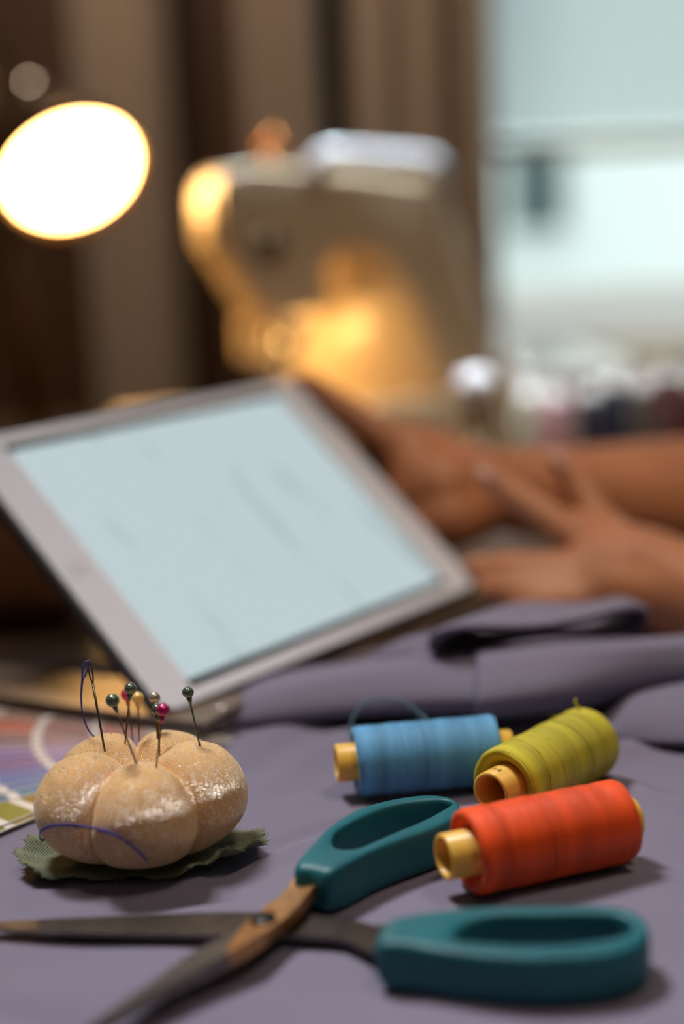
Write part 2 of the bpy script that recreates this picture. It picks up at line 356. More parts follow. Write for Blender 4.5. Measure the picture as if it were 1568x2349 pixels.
# ------------------------------------------------------------------ the cloth
def pl(pts): return np.array([[on(*p).x, on(*p).y] for p in pts])
WR = [  # (polyline, width, amplitude)
    (pl([(500, 1996), (600, 1945), (700, 1908), (830, 1868)]), .0042, -.0024), (pl([(560, 2000), (680, 1940), (800, 1905)]), .005, .0016),
    (pl([(120, 2125), (250, 2085), (380, 2062), (520, 2052)]), .005, -.0016), (pl([(330, 2110), (450, 2080), (520, 2072)]), .003, .0010),
    (pl([(1568, 1848), (1500, 1832), (1430, 1800), (1380, 1780)]), .006, .0030), (pl([(1380, 1735), (1470, 1705), (1600, 1690)]), .008, .0040),
    (pl([(-60, 2300), (60, 2330), (200, 2360)]), .008, -.003), (pl([(900, 2310), (1200, 2320), (1500, 2290)]), .012, -.0006),
    (pl([(620, 1800), (700, 1740), (800, 1690)]), .010, .003), (pl([(520, 1760), (600, 1700), (720, 1660)]), .010, .004),
    (pl([(980, 1650), (1100, 1640), (1300, 1655)]), .010, .004), (pl([(700, 1830), (760, 1838), (840, 1850)]), .004, .0012),
    (pl([(1180, 2060), (1300, 2030), (1500, 2010)]), .008, .0015), (pl([(560, 2230), (700, 2260), (900, 2240)]), .010, -.0012)]
def segdist(X, Y, A):
    D = np.full(X.shape, 9.0)
    for (ax, ay), (bx, by) in zip(A[:-1], A[1:]):
        dx, dy = bx - ax, by - ay; t = np.clip(((X - ax) * dx + (Y - ay) * dy) / (dx * dx + dy * dy), 0, 1)
        D = np.minimum(D, np.hypot(X - ax - t * dx, Y - ay - t * dy))
    return D
def cloth_z(X, Y):
    X = np.asarray(X, float); Y = np.asarray(Y, float); Z = np.zeros(X.shape)
    for A, w, a in WR: Z += a * np.exp(-(segdist(X, Y, A) / w) ** 2)
    Z += (.3 + .7 * np.clip((Y - .48) / .1, 0, 1)) * .0009 * np.sin(23 * X + 41 * Y + 1.0) * np.sin(37 * Y - 19 * X) + .0003 * np.sin(95 * X - 60 * Y + 2 * np.sin(40 * Y))
    far = np.clip((Y - .56) / .12, 0, 1)
    Z += far * (.006 * np.sin(30 * X + 25 * Y) ** 2 + .004 * np.sin(52 * X - 33 * Y))
    return Z
xs = np.linspace(-.42, .46, 330); ys = np.linspace(.12, .735, 330)
XX, YY = np.meshgrid(xs, ys); ZZ = cloth_z(XX, YY) - .0008
G = [[Vector((XX[j, i], YY[j, i], ZZ[j, i])) for i in range(330)] for j in range(330)]
G = [[Vector((min(p.x, 9) if p.y < .655 else max(p.x, -.30 + min(.25, (p.y - .655) * 6)), p.y, p.z)) for p in r] for r in G]
cl = empty('cotton_cloth', (0, .5, 0), 'grey purple cotton cloth spread and bunched into folds over the table', 'cloth')
mk('spread_cloth', *grid(G), M_cloth, cl)
def fold(st, back=.10, under=.035, n=10, name='fold'):
    rows = []
    for (x, yr, zr, yf, zf) in st:
        R = on(x, yr, zr); Fp = on(x, yf, zf)
        mid = (R + Fp) / 2 + Vector((0, -.004, (zr - zf) * .16))
        B0 = R + Vector((.01, back, -zr + .001)); B1 = R + Vector((.004, back * .45, -zr * .28))
        U1 = Fp + Vector((0, under * .35, -zf * .55)); U2 = Fp + Vector((0, under, -zf + .0005))
        rows.append([B0, B1, R, mid, Fp, U1, U2])
    rows = [cr(r, 6) for r in rows]
    cols = list(zip(*rows)); cols = [cr(c, n) for c in cols]
    o = mk(name, *grid([[Vector(p) for p in c] for c in cols]), M_cloth, cl)
    sd = o.modifiers.new('thickness', 'SOLIDIFY'); sd.thickness = .0012; sd.offset = 0
    return o
fold([(455, 1664, .001, 1674, .0006), (500, 1628, .006, 1668, .002), (580, 1585, .014, 1660, .004), (720, 1552, .020, 1644, .007), (920, 1518, .026, 1622, .012), (1085, 1500, .029, 1612, .015), (1108, 1496, .032, 1616, .017),
      (1280, 1482, .034, 1596, .019), (1480, 1472, .034, 1570, .018), (1660, 1462, .032, 1550, .018), (1900, 1455, .02, 1530, .01)], back=.075)
fold([(1370, 1668, .002, 1680, .0008), (1405, 1640, .007, 1690, .002), (1450, 1602, .014, 1695, .003), (1530, 1582, .017, 1698, .004), (1680, 1568, .020, 1700, .005), (1900, 1560, .015, 1690, .004)], back=.05, under=.01)
fold([(800, 1552, .012, 1570, .006), (860, 1500, .024, 1555, .013), (940, 1462, .031, 1538, .020), (1010, 1455, .030, 1530, .022), (1070, 1478, .022, 1528, .016)], back=.04, under=.01)
# the open cuff-like roll on top of the folds
cc = on(1240, 1450, .036); ring = []
for i in range(9):
    t = i / 8; y = cc.y + .002 + t * .055; row = []
    for k in range(48):
        a = 2 * math.pi * k / 48; fl = 1 - .30 * t
        x = cc.x + .050 * math.cos(a) * fl + .01 * t; z = cc.z + .0100 * math.sin(a) * (1 + .15 * math.cos(2 * a)) - .008 * t + .0022 * math.sin(3 * a + 2 * t) + (.02 * (x - cc.x))
        row.append(Vector((x, y + .012 * math.cos(a + .6) - .008 * math.sin(a), z)))
    row.append(row[0]); ring.append(row)
o = mk('rolled_cuff', *grid(ring), M_cloth, cl); sd = o.modifiers.new('thickness', 'SOLIDIFY'); sd.thickness = .004; sd.offset = 0; subsurf(o, 1)

# ------------------------------------------------------------------ pincushion
PC = on(332, 1958, 0); PC = Vector((PC.x, PC.y, .0015))
pcu = empty('pincushion', PC, 'cream velvet pumpkin-shaped pincushion on a frayed green leaf', 'pincushion')
prof = cr([(.004, .002), (.016, .0005), (.026, .0035), (.0335, .011), (.0362, .0205), (.0345, .030), (.0280, .0385), (.0190, .0420), (.0105, .0400), (.0050, .0345), (.0012, .0310)], 8)
NS = 288; V = []; Fc = []
for (r, z) in prof:
    r, z = float(r), float(z)
    for k in range(NS):
        th = 2 * math.pi * k / NS
        s = ((th - math.radians(-80)) / (math.pi / 2.5) + .5) % 1 * 2 - 1       # -1..1 inside a lobe; lobe centred near the front
        lobe = int(((th - math.radians(-80)) / (math.pi / 2.5) + .5) % 5)
        c = math.sqrt(max(0, 1 - (abs(s) * .985) ** 2.2))
        sz = (1.0, 1.03, .98, 1.0, 1.02)[lobe]
        m = .74 + .26 * c; mz = .80 + .20 * c
        rr = r * 1.005 * (m if r > .012 else 1 - (1 - m) * r / .012) * sz
        q = Vector((rr * math.cos(th), rr * math.sin(th), .0015 + z * .86 * mz * sz))
        nz = noise.noise(q * 55) * .0007 + noise.noise(q * 210) * .00012
        V.append(PC + q + Vector((math.cos(th), math.sin(th), .4)) * nz)
n_ = len(prof)
for i in range(n_ - 1):
    for k in range(NS): Fc.append((i * NS + k, i * NS + (k + 1) % NS, (i + 1) * NS + (k + 1) % NS, (i + 1) * NS + k))
Fc.append(tuple(range(NS))); Fc.append(tuple(range((n_ - 1) * NS, n_ * NS)))
# a needle dimple on the front lobe and one or two more on the others
DIM = []
bvh0 = BVHTree.FromPolygons(V, Fc)
def hit(bv, px, py):
    d = ray(px, py).normalized(); h = bv.ray_cast(CP, d); return h[0], h[1]
for (px, py, rad, dep) in ((303, 1784, .0035, .0016), (478, 1710, .003, .0012), (372, 1728, .003, .0012)):
    h, nn = hit(bvh0, px, py)
    if h is not None: DIM.append((h, rad, dep))
for i, v in enumerate(V):
    for (h, rad, dep) in DIM:
        d2 = (v - h).length_squared
        if d2 < 9 * rad * rad: V[i] = V[i] + (PC + Vector((0, 0, .018)) - v).normalized() * dep * math.exp(-d2 / rad / rad)
mk('velvet_cushion', V, Fc, M_velvet, pcu)
bvh = BVHTree.FromPolygons(V, Fc)
# frayed leaf: a wavy disc with a ragged edge; rises at the two sides
rows = []; NR, NT = 14, 260
for i in range(NR + 1):
    t = i / NR; row = []
    for k in range(NT + 1):
        a = 2 * math.pi * k / NT
        side = max(0, math.cos(a - math.radians(193))) ** 6 + max(0, math.cos(a - math.radians(-22))) ** 6
        R = .0300 + .0140 * max(0, math.cos(a - math.radians(194))) ** 5 + .0115 * max(0, math.cos(a - math.radians(-8))) ** 7 + .0012 * math.sin(5 * a + 1)
        rag = (.0006 * abs(math.sin(41 * a)) + .0005 * math.sin(97 * a) + .0010 * noise.noise(Vector((8 * math.cos(a), 8 * math.sin(a), 3))) + .0006 * noise.noise(Vector((60 * math.cos(a), 60 * math.sin(a), 0)))) * t ** 4 * 1.2
        r = R * t + rag
        z = .0004 + t ** 5 * (.0055 * side + .0016 * side * math.sin(19 * a) + .0008 * math.sin(11 * a) * t) + .0004 * math.sin(7 * a) * t
        row.append(Vector((PC.x + r * math.cos(a), PC.y + r * math.sin(a) * (.92 if math.sin(a) > 0 else .92 - .16 * abs(math.sin(a)) ** 2), max(.0004, z) + .0006)))
    rows.append(row)
o = mk('frayed_leaf', *grid(rows), M_leaf, pcu); sd = o.modifiers.new('thickness', 'SOLIDIFY'); sd.thickness = .0005

# loose threads along the leaf's frayed edge
fr = []; random.seed(11)
for k in range(420):
    i = random.randrange(NT); p = rows[-1][i] + (rows[-1][(i + 1) % NT] - rows[-1][i]) * random.random(); q = rows[-3][i]
    dr = (p - q).normalized(); tg = Vector((-dr.y, dr.x, 0)); ln = random.uniform(.0005, .0019)
    d_ = (dr + tg * random.uniform(-.8, .8) + Vector((0, 0, random.uniform(-.1, .7)))).normalized()
    fr.append(tube([p - dr * .0006, p + d_ * ln * .6, p + d_ * ln + Vector((0, 0, random.uniform(-.0003, .0004)))], [.00011, .00010, .00006], 4))
mk('frayed_threads', *join(*fr), mat('pale_green_fibre', (138, 146, 104), .8), pcu)

# ------------------------------------------------------------------ pins
def pin(hx, hy, bx, by, rpx, mh, ms, label, dd=0.0, hidden=None):
    h, nn = hit(bvh, bx, by)
    if h is None: h = at(bx, by, .5)
    dep = (h - CP).dot(FW)
    if hidden: dep = hidden; h = at(bx, by, dep)
    H = at(hx, hy, dep + dd); ax = (H - h).normalized(); r = rpx / FPX * (dep + dd)
    e = empty('ball_head_pin', h, label, 'pin', 'pearl-headed pins in the pincushion')
    p0 = h - ax * .006
    v, f = tube([p0, h, (h + H) / 2, H], [.00012, .00030, .00032, .00034], 10); mk('shaft', v, f, ms, e)
    v, f = ball(H, r, 28, 18); 
    v2, f2 = tube([H - ax * (r + .0022), H - ax * r * .8], [.00045, .0011], 12)
    o = mk('pearl_head', *join((v, f), (v2, f2)), mh, e)
    v, f = ball(H + ax * r * .97, .00035, 10, 6); mk('shaft_tip', v, f, M_brass, e)
pin(258, 1607, 313, 1753, 16, M_grn, M_pin, 'dark green pearl pin leaning left, nearest to the threaded needle')
pin(299, 1580, 287, 1702, 14, M_grn, M_brass, 'dark green pearl pin in front of the pink and cream pins', .004, .500)
pin(291, 1593, 304, 1694, 14, M_pink, M_pin, 'light pink pearl pin half hidden behind a dark green one', .004, .516)
pin(316, 1601, 319, 1695, 14, M_crm, M_pin, 'cream yellow pearl pin beside the pink one', .004, .514)
pin(354, 1600, 362, 1703, 13.5, M_slv, M_brass, 'silver beige pearl pin standing above the magenta pin', .004, .502)
pin(361, 1628, 366, 1728, 14, M_grn, M_brass, 'small grey green pearl pin half hidden behind the magenta pin', .002, .490)
pin(374, 1629, 358, 1760, 15, M_mag, M_pin, 'bright magenta pearl pin stuck in the front lobe')
pin(431, 1588, 458, 1711, 13.5, M_grn, M_grn, 'dark green pearl pin standing alone on the right lobe')
# threaded needle
h, nn = hit(bvh, 240, 1722); h = h or at(240, 1720, .5); dn = (h - CP).dot(FW)
T_ = at(203, 1514, dn + .004); axn = (T_ - h).normalized()
nd = empty('sewing_needle', h, 'steel sewing needle threaded with blue thread, leftmost in the pincushion', 'needle')
sd_ = axn.cross(FW).normalized(); L_ = (T_ - h).length
e0, e1 = h + axn * (L_ - .0085), T_
shaft = tube([h - axn * .008, h, h + axn * L_ * .5, e0], [.0001, .00036, .00042, .00044], 12)
loopA = tube(cr([e0, e0.lerp(e1, .3) + sd_ * .00055, e0.lerp(e1, .75) + sd_ * .0005, e1], 6), .00028, 8)
loopB = tube(cr([e0, e0.lerp(e1, .3) - sd_ * .00055, e0.lerp(e1, .75) - sd_ * .0005, e1], 6), .00028, 8)
mk('shaft', *shaft, M_pin, nd); mk('eye', *join(loopA, loopB), M_pin, nd)
tp = lambda a: [at(x, y, dn + d) for x, y, d in a]
s1 = tube(cr(tp([(204, 1522, .004), (199, 1517, .003), (191, 1528, .003), (188, 1560, .004), (186, 1600, .006), (190, 1640, .008), (203, 1675, .010), (222, 1694, .011), (245, 1699, .012), (270, 1697, .013), (300, 1697, .013)]), 8), .00032, 6)
s2 = tube(cr(tp([(204, 1524, .004), (197, 1545, .005), (190, 1560, .005), (187, 1590, .006)]), 8), .00030, 6)
fz = [tube(cr(tp(q), 4), .00012, 5) for q in ([(255, 1699, .012), (258, 1690, .011), (254, 1683, .010)], [(262, 1698, .012), (270, 1704, .012), (276, 1702, .012)], [(266, 1698, .012), (272, 1690, .012), (280, 1694, .012)])]
mk('thread', *join(s1, s2, *fz), M_thread_b, nd)
pts = []
for (x, y) in ((349, 1994), (338, 1974), (320, 1955), (300, 1938), (275, 1920), (250, 1910), (220, 1902), (185, 1896), (150, 1893), (122, 1895), (104, 1901)):
    hh, nn = hit(bvh, x, y)
    if hh is not None: pts.append(hh + nn.normalized() * .0004)
if len(pts) > 3:
    ed = pts[-1]; dpe = (ed - CP).dot(FW)
    pts += [at(93, 1910, dpe + .002), at(91, 1920, dpe + .004), at(97, 1930, dpe + .004), at(101, 1926, dpe + .006)]
    v1 = tube(cr(pts, 8), .00026, 6); v2 = tube(cr([p + Vector((0, -.0001, .0005)) for p in pts], 8), .00020, 6)
    tag(mk('sewing_thread', *join(v1, v2), M_thread_b), 'loose blue thread lying in an arc across the front of the pincushion', 'thread')

# ------------------------------------------------------------------ thread spools
def spool(pa, pb, r, rc, body0, body1, m, label, name='thread_spool', r_end=None, seed=1, ridge=None):
    """pa, pb: centres of the two core ends (world); body0/body1: fractions of the length where the winding starts/ends"""
    A, B = Vector(pa), Vector(pb); X = (B - A).normalized(); Zv = Vector((0, 0, 1)); Y = Zv.cross(X).normalized(); Zv = X.cross(Y)
    M = Matrix((X, Y, Zv)).transposed(); L = (B - A).length
    e = empty(name, A, label, 'spool of thread', 'thread spools lying on the cloth', rot=M)
    ri = rc * .78
    pr = [(0.0004, ri), (0, ri + .0003), (0, rc - .0004), (.0004, rc), (L - .0004, rc), (L, rc - .0004), (L, ri + .0003), (L - .0004, ri)]
    v, f = lathe(pr, 56, 'X', closed=True); mk('core', v, f, M_core, e, local=True)
    x0, x1 = L * body0, L * body1; random.seed(seed)
    P = [(x0 + .0035, rc * .98), (x0 + .0022, rc + .0014), (x0 + .0010, rc + (r - rc) * .45), (x0 + .0001, r * .86), (x0 + .0004, r * .95), (x0 + .0020, r * .995)]
    N = 70
    for i in range(1, N):
        t = i / N; x = x0 + .002 + (x1 - x0 - .004) * t
        P.append((x, r * (1 + .006 * math.sin(t * 19 + seed) + .004 * math.sin(t * 47 + 2 * seed)) + random.uniform(-.00005, .00005)))
    P += [(x1 - .0018, r * .995), (x1 - .0004, r * .95), (x1 - .0001, r * .86), (x1 - .0010, rc + (r - rc) * .45), (x1 - .0022, rc + .0012), (x1 - .0035, rc * .98)]
    if r_end:
        P = [(x, q * (1 + (r_end / r - 1) * (x - x0) / (x1 - x0)) if q > rc * 1.2 else q) for x, q in P]
    v, f = lathe(P, 96, 'X')
    v = [Vector((p.x + (.0010 * noise.noise(Vector((p.y * 60, p.z * 60, p.x * 30 + seed)))), p.y, p.z)) * 1 for p in v]
    mk('thread_winding', v, f[:-2], m, e, local=True)
    hel = []
    for k0 in (ridge or []):                   # single crossing strands that stand proud of the winding
        path = []
        for i in range(40):
            a = -2.2 + 4.4 * i / 39 + math.pi / 2 * 0; x = x0 + (x1 - x0) * k0[0] + k0[1] * a
            rr = (r if not r_end else r * (1 + (r_end / r - 1) * (x - x0) / (x1 - x0))) + .0001
            path.append((x, -rr * math.sin(a), rr * math.cos(a)))
        hel.append(tube(path, .00024, 6))
    # stray fibres
    for i in range(46):
        x = random.uniform(x0 + .002, x1 - .002); a = random.uniform(-2.6, 2.6); rr = r_end and r * (1 + (r_end / r - 1) * (x - x0) / (x1 - x0)) or r
        p0 = Vector((x, -rr * math.sin(a), rr * math.cos(a))); nn = Vector((0, -math.sin(a), math.cos(a))); tt = Vector((random.uniform(-1, 1), math.cos(a) * random.choice((-1, 1)), 0))
        hel.append(tube(cr([p0, p0 + nn * .0007 + tt * .0012, p0 + nn * random.uniform(.0004, .0015) + tt * random.uniform(.002, .0035)], 4), .00005, 4))
    mk('loose_strands', *join(*hel), m, e, local=True)
    return e, M, L
OR = .0138
e_or, M_, L_or = spool(on(1016, 1967, OR + .0002), on(1452, 1876, OR + .0002), OR, .0074, .115, .935, M_orange, 'thick orange thread spool lying in front of the yellow spool', seed=1, ridge=[(.42, .0006), (.15, .0012)])
BR = .0133
e_bl, M_, L_bl = spool(on(770, 1751, BR + .0002), on(1172, 1716, BR + .0002), BR, .0072, .10, .915, M_blue, 'light blue thread spool lying at the back left of the three', seed=2, ridge=[(.46, .0006), (.3, .0010)])
YR = .0140
ya, yb = on(1124, 1820, YR + .0002), on(1352, 1700, YR + .0002)
e_ye, M_, L_ye = spool(ya, yb, YR - .0002, .0076, .12, 1.0, M_yellow, 'yellow thread spool pointing its open core at the viewer, behind the orange one', seed=3, ridge=[(.3, .0014), (.62, .0016), (.2, -.0012), (.8, .001)])
def ink(e, txt_paths, rc):                         # digit printed on a core near its end
    s = []
    for path in txt_paths:
        pp = []
        for (x, a) in path: pp.append((x, -(rc + .00002) * math.sin(a), (rc + .00002) * math.cos(a)))
        s.append(tube(cr(pp, 4), .00013, 5))
    mk('printed_number', *join(*s), M_ink, e, local=True)
def digit9(x, a, h=.0017, w=.16): return [(x + h * u, a + w * t) for u, t in ((0, .5), (.25, .95), (.6, .9), (.6, .2), (.35, .05), (0, .2), (-.25, .6), (-.3, 1), (0, 1.0), (.6, .95))]
ink(e_ye, [digit9(.0038, .05), [(.0038 - .0004, -.20), (.0038 + .0010, -.22), (.0038 + .0010, -.08), (.0038 - .0004, -.06)]], .0076)
# yellow tail, teal loop behind the blue spool
dY = (yb - CP).dot(FW)
ty = [at(1230, 1692, dY - .030), at(1265, 1677, dY - .022), at(1290, 1662, dY - .013), at(1312, 1645, dY - .008), at(1326, 1634, dY - .006), at(1327, 1622, dY - .006), at(1318, 1612, dY - .006), at(1321, 1603, dY - .006)]
inv = wm(e_ye).inverted(); v, f = tube(cr(ty, 6), .00045, 8); mk('thread_tail', v, f, M_yellow, e_ye)
lb = [at(800, 1682, .575), at(812, 1640, .578), at(838, 1612, .580), at(880, 1600, .580), at(930, 1613, .578), at(965, 1640, .574), at(985, 1660, .568), at(992, 1672, .560)]
v, f = tube(cr(lb, 8), .00045, 8); mk('thread_loop', v, f, M_thread_t, e_bl)

# ------------------------------------------------------------------ scissors
pv = on(603, 2117, .006)
scz = empty('scissors', (pv.x, pv.y, 0), 'open steel scissors with teal plastic handles lying in front', 'scissors')
def handle(outer, hole, zt, zb, name='handle', extra=None, tilt=None):
    O = [np.array(on(x, y, zt)[:2]) for x, y in outer]; Hh = [np.array(on(x, y, zt)[:2]) for x, y in hole]
    O = np.array(cr(O, 14, True)); Hh = np.array(cr(Hh, 14, True)); c = Hh.mean(0)
    # anisotropic angular matching along the loop's long axis
    w, Q = np.linalg.eigh(np.cov((Hh - c).T)); S = np.diag(1 / np.sqrt(w)); T = S @ Q.T
    n = 144
    def resample(P):
        q = (P - c) @ T.T; ang = np.unwrap(np.arctan2(q[:, 1], q[:, 0]))
        if ang[-1] < ang[0]: P = P[::-1]; q = q[::-1]; ang = np.unwrap(np.arctan2(q[:, 1], q[:, 0]))
        o = []
        tgt = np.arange(n) / n * 2 * np.pi - np.pi
        base = np.mod(ang + np.pi, 2 * np.pi) - np.pi; idx = np.argsort(base); b = base[idx]; p = P[idx]
        b = np.concatenate([b - 2 * np.pi, b, b + 2 * np.pi]); p = np.concatenate([p, p, p])
        return np.stack([np.interp(tgt, b, p[:, 0]), np.interp(tgt, b, p[:, 1])], 1)
    Ov, Hv = resample(O), resample(Hh); K = 20; rows = []
    zc, hz = (zt + zb) / 2, (zt - zb) / 2 * 1.0
    for i in range(n):
        mid = (Ov[i] + Hv[i]) / 2; hf = (Ov[i] - Hv[i]) / 2; wd_ = np.hypot(*hf); row = []
        rc_ = min(.0032, wd_ * .75); u = hf / wd_
        for k in range(K):
            a = 2 * math.pi * k / K; ca, sa = math.cos(a), math.sin(a); ex = 2 / 5.0
            px = math.copysign(abs(ca) ** ex, ca); pz = math.copysign(abs(sa) ** ex, sa)
            xy = mid + u * px * wd_ * 1.0
            zz = zc + pz * hz
            row.append(Vector((xy[0], xy[1], zz)))
        row.append(row[0].copy()); rows.append(row)
    rows.append(rows[0])
    V, Fq = grid(rows)
    o = mk(name, V, Fq, M_teal, scz)
    bm = bmesh.new(); bm.from_mesh(o.data); bmesh.ops.remove_doubles(bm, verts=bm.verts, dist=1e-6); bmesh.ops.recalc_face_normals(bm, faces=bm.faces); bm.to_mesh(o.data); bm.free()
    for p in o.data.polygons: p.use_smooth = True
    return o
h1 = handle([(676, 1973), (712, 1935), (753, 1893), (817, 1854), (894, 1832), (978, 1821), (1030, 1828), (1058, 1850), (1050, 1868), (1000, 1896), (920, 1924), (850, 1952), (800, 1978), (752, 1998), (712, 1990), (680, 1986)],
            [(764, 1925), (778, 1902), (849, 1864), (920, 1842), (997, 1834), (1030, 1838), (1032, 1847), (984, 1871), (920, 1899), (849, 1931), (804, 1941), (775, 1937)], .0148, -.0002)
h2 = handle([(862, 2136), (880, 2106), (940, 2092), (1010, 2084), (1095, 2077), (1240, 2074), (1390, 2074), (1460, 2090), (1488, 2122), (1484, 2150), (1440, 2176), (1360, 2191), (1200, 2197), (1050, 2185), (930, 2166), (866, 2158)],
            [(1046, 2138), (1075, 2113), (1140, 2098), (1260, 2096), (1390, 2096), (1440, 2110), (1446, 2132), (1395, 2150), (1270, 2162), (1140, 2161), (1058, 2152)], .0142, -.0004)
# moulded collar where the tang enters each handle, and the round boss on the side of the upper one
k0 = on(968, 1923, .0085); nrm = (on(968, 1960, .0) - on(940, 1905, .0)); nrm = Vector((.35, -.93, .12)).normalized()
qq = nrm.to_track_quat('Z', 'Y').to_matrix().to_4x4()
v, f = lathe([(-.003, .0024), (.0010, .0024), (.0015, .0021), (.0017, .0014), (.0017, 0)], 28, 'Z'); mk('boss', *xf((v, f), Matrix.Translation(k0) @ qq), M_teal, h1)
def blade(left, right, z0, thick, ground=None, name='blade', mats=None, tilt=0.0):
    """left/right: matching pixel outlines from the tang to the tip"""
    Lp = cr([tuple(on(x, y, z0)) for x, y in left], 8); Rp = cr([tuple(on(x, y, z0)) for x, y in right], 8)
    rows = []; idx = []; n = len(Lp)
    for i in range(n):
        l, r = Vector(Lp[i]), Vector(Rp[i]); t = i / (n - 1)
        g = max(0, ground(t)) if ground else 0.0                     # 0..1: share of the width ground down towards the left edge
        c = l.lerp(r, .02 + .96 * g); th = thick * (1 - .35 * t)
        el = th * (1 - .9 * min(1, g * 3))
        dz = Vector((0, 0, 1))
        wv = tilt * ((r.x - l.x) - .18 * (r.y - l.y))
        rows.append([l + dz * 0, l + dz * el, c + dz * (th + wv * (.02 + .96 * g)), r.lerp(c, .05) + dz * (th + wv), r + dz * (th * .85 + wv), r + dz * 0, l + dz * 0])
    V, Fq = grid(rows); mi = []
    for i in range(n - 1):
        for j in range(6): mi.append(1 if ground and ((j == 1 and ground(i / (n - 1)) > .05) or ground(i / (n - 1)) > .8) else 0)
    Fq = list(Fq); Fq.append(tuple(range(6))[::-1]); Fq.append(tuple(range((n - 1) * 7, (n - 1) * 7 + 6))); mi += [0, 0]
    o = mk(name, V, Fq, mats or [M_steel, M_steel2], scz, smooth=False, idx=mi)
    bm = bmesh.new(); bm.from_mesh(o.data); bmesh.ops.remove_doubles(bm, verts=bm.verts, dist=1e-7); bmesh.ops.recalc_face_normals(bm, faces=bm.faces); bm.to_mesh(o.data); bm.free()
    return bevel(o, .00035, 2, 25)
# upper blade (runs from the upper handle down to the lower left)
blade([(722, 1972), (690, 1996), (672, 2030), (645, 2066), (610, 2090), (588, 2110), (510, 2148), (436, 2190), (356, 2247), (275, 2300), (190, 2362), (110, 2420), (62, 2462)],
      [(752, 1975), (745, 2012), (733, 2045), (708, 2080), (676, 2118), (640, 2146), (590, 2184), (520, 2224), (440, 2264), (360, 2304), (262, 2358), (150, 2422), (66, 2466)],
      .0050, .0022, ground=lambda t: 0 if t < .44 else min(.98, (t - .43) * 6.0), tilt=.22, mats=[mat('reflection_tinted_steel', (206, 156, 104), .42, 1.0, var=(160, 0.22), bump=('noise', 500, 0.08, 0.0002)), M_steel2])  # warm reflection is put into the base colour of the unground steel
# lower blade (runs from the lower handle to the left)
blade([(930, 2160), (862, 2192), (820, 2180), (780, 2164), (700, 2156), (600, 2154), (480, 2154), (287, 2150), (100, 2145), (0, 2140), (-90, 2132)][::1],
      [(930, 2118), (866, 2134), (830, 2126), (780, 2114), (700, 2108), (600, 2102), (480, 2102), (287, 2108), (115, 2116), (0, 2123), (-90, 2131)][::1],
      .0020, .0020, ground=None, tilt=.015, mats=[mat('dull_steel', (112, 106, 100), .34, 1.0, var=(160, 0.2), bump=('noise', 500, 0.08, 0.0002)), M_steel2])
v, f = lathe([(-.0035, .0026), (.0010, .0026), (.0013, .0040), (.0020, .0038), (.0024, .0030), (.0025, .0)], 24, 'Z')
scs = xf((v, f), Matrix.Translation(on(604, 2115, .0076) - Vector((0, 0, .0006))))
so = mk('pivot_screw', *scs, M_screw, scz)
c_ = on(604, 2115, .0076); v, f = box(-.0036, .0036, -.0005, .0005, .0016, .0022); mk('slot', *xf((v, f), Matrix.Translation(c_) @ Matrix.Rotation(.7, 4, 'Z')), M_tabb, so, smooth=False)

# ------------------------------------------------------------------ colour fan deck (paint/fabric swatches)
fp = on(474, 1650, .006); fan = empty('colour_fan_deck', (fp.x, fp.y, 0), 'fanned out deck of colour swatch cards lying left of the pincushion', 'colour chart')
SW = [((150, 122, 110), (140, 116, 108)), ((176, 96, 78), (160, 100, 86)), ((190, 92, 76), (150, 104, 100)), ((150, 110, 112), (134, 104, 110)), ((120, 88, 100), (140, 110, 130)), ((150, 128, 160), (136, 116, 150)),
      ((128, 104, 168), (150, 134, 184)), ((112, 92, 156), (136, 120, 178)), ((118, 84, 150), (110, 110, 176)), ((92, 96, 168), (88, 118, 178)), ((70, 104, 176), (96, 136, 188)), ((74, 112, 170), (64, 110, 150)), ((70, 124, 160), (60, 112, 138)), ((66, 112, 122), (58, 98, 104))]
SM = {}
def swm(c):
    if c not in SM: SM[c] = mat('swatch_ink_%d_%d_%d' % c, c, .5)
    return SM[c]
M_card = mat('white_card', (216, 212, 210), .5)
def strip(P0, ang, ln, w, z, cols, name='swatch_card', slope=0.0):
    ms = [M_card] + [swm(c) for c in cols]; V = []; Fq = []; mi = []
    d = Vector((math.cos(ang), math.sin(ang), slope)); s = Vector((-math.sin(ang), math.cos(ang), 0))
    th = .00055
    def quad(a, b, w0, w1, zz, m_):
        b_ = len(V); A = P0 + d * a; B = P0 + d * b
        for q in (A + s * w0, B + s * w0, B + s * w1, A + s * w1): V.append(Vector((q.x, q.y, q.z + zz)))
        Fq.append((b_, b_ + 1, b_ + 2, b_ + 3)); mi.append(m_)
    hw = w / 2
    v_, f_2 = box(0, ln, -hw, hw, 0, th); R_ = Matrix.Translation(P0 + Vector((0, 0, z))) @ Matrix((d, s, d.cross(s))).transposed().to_4x4()
    V += [R_ @ p for p in v_]; Fq += f_2; mi += [0] * 6
    nseg = 7; a0 = ln * .10; step = (ln * .9 - .001) / nseg
    for k in range(nseg):
        m_ = 1 + (k % len(cols)); quad(a0 + k * step, a0 + (k + 1) * step - .0042, -hw + .0006, hw - .0006, z + th + .00006, m_)
    return mk(name, V, Fq, ms, fan, smooth=False, idx=mi)
p_lo = on(-40, 1832, .001) - fp; a_lo = math.atan2(p_lo.y, p_lo.x)
a_hi = math.atan2((on(-60, 1606, .006) - fp).y, (on(-60, 1606, .006) - fp).x)
if a_lo < 0: a_lo += 2 * math.pi
ns = len(SW)
LN, WD = .205, .040
for i, (c1, c2) in enumerate(SW):
    t = i / (ns - 1); ang = a_hi + (a_lo - a_hi) * t
    strip(Vector((fp.x, fp.y, 0)), ang, LN, WD, .0056 - .0046 * t, (c1, c2))
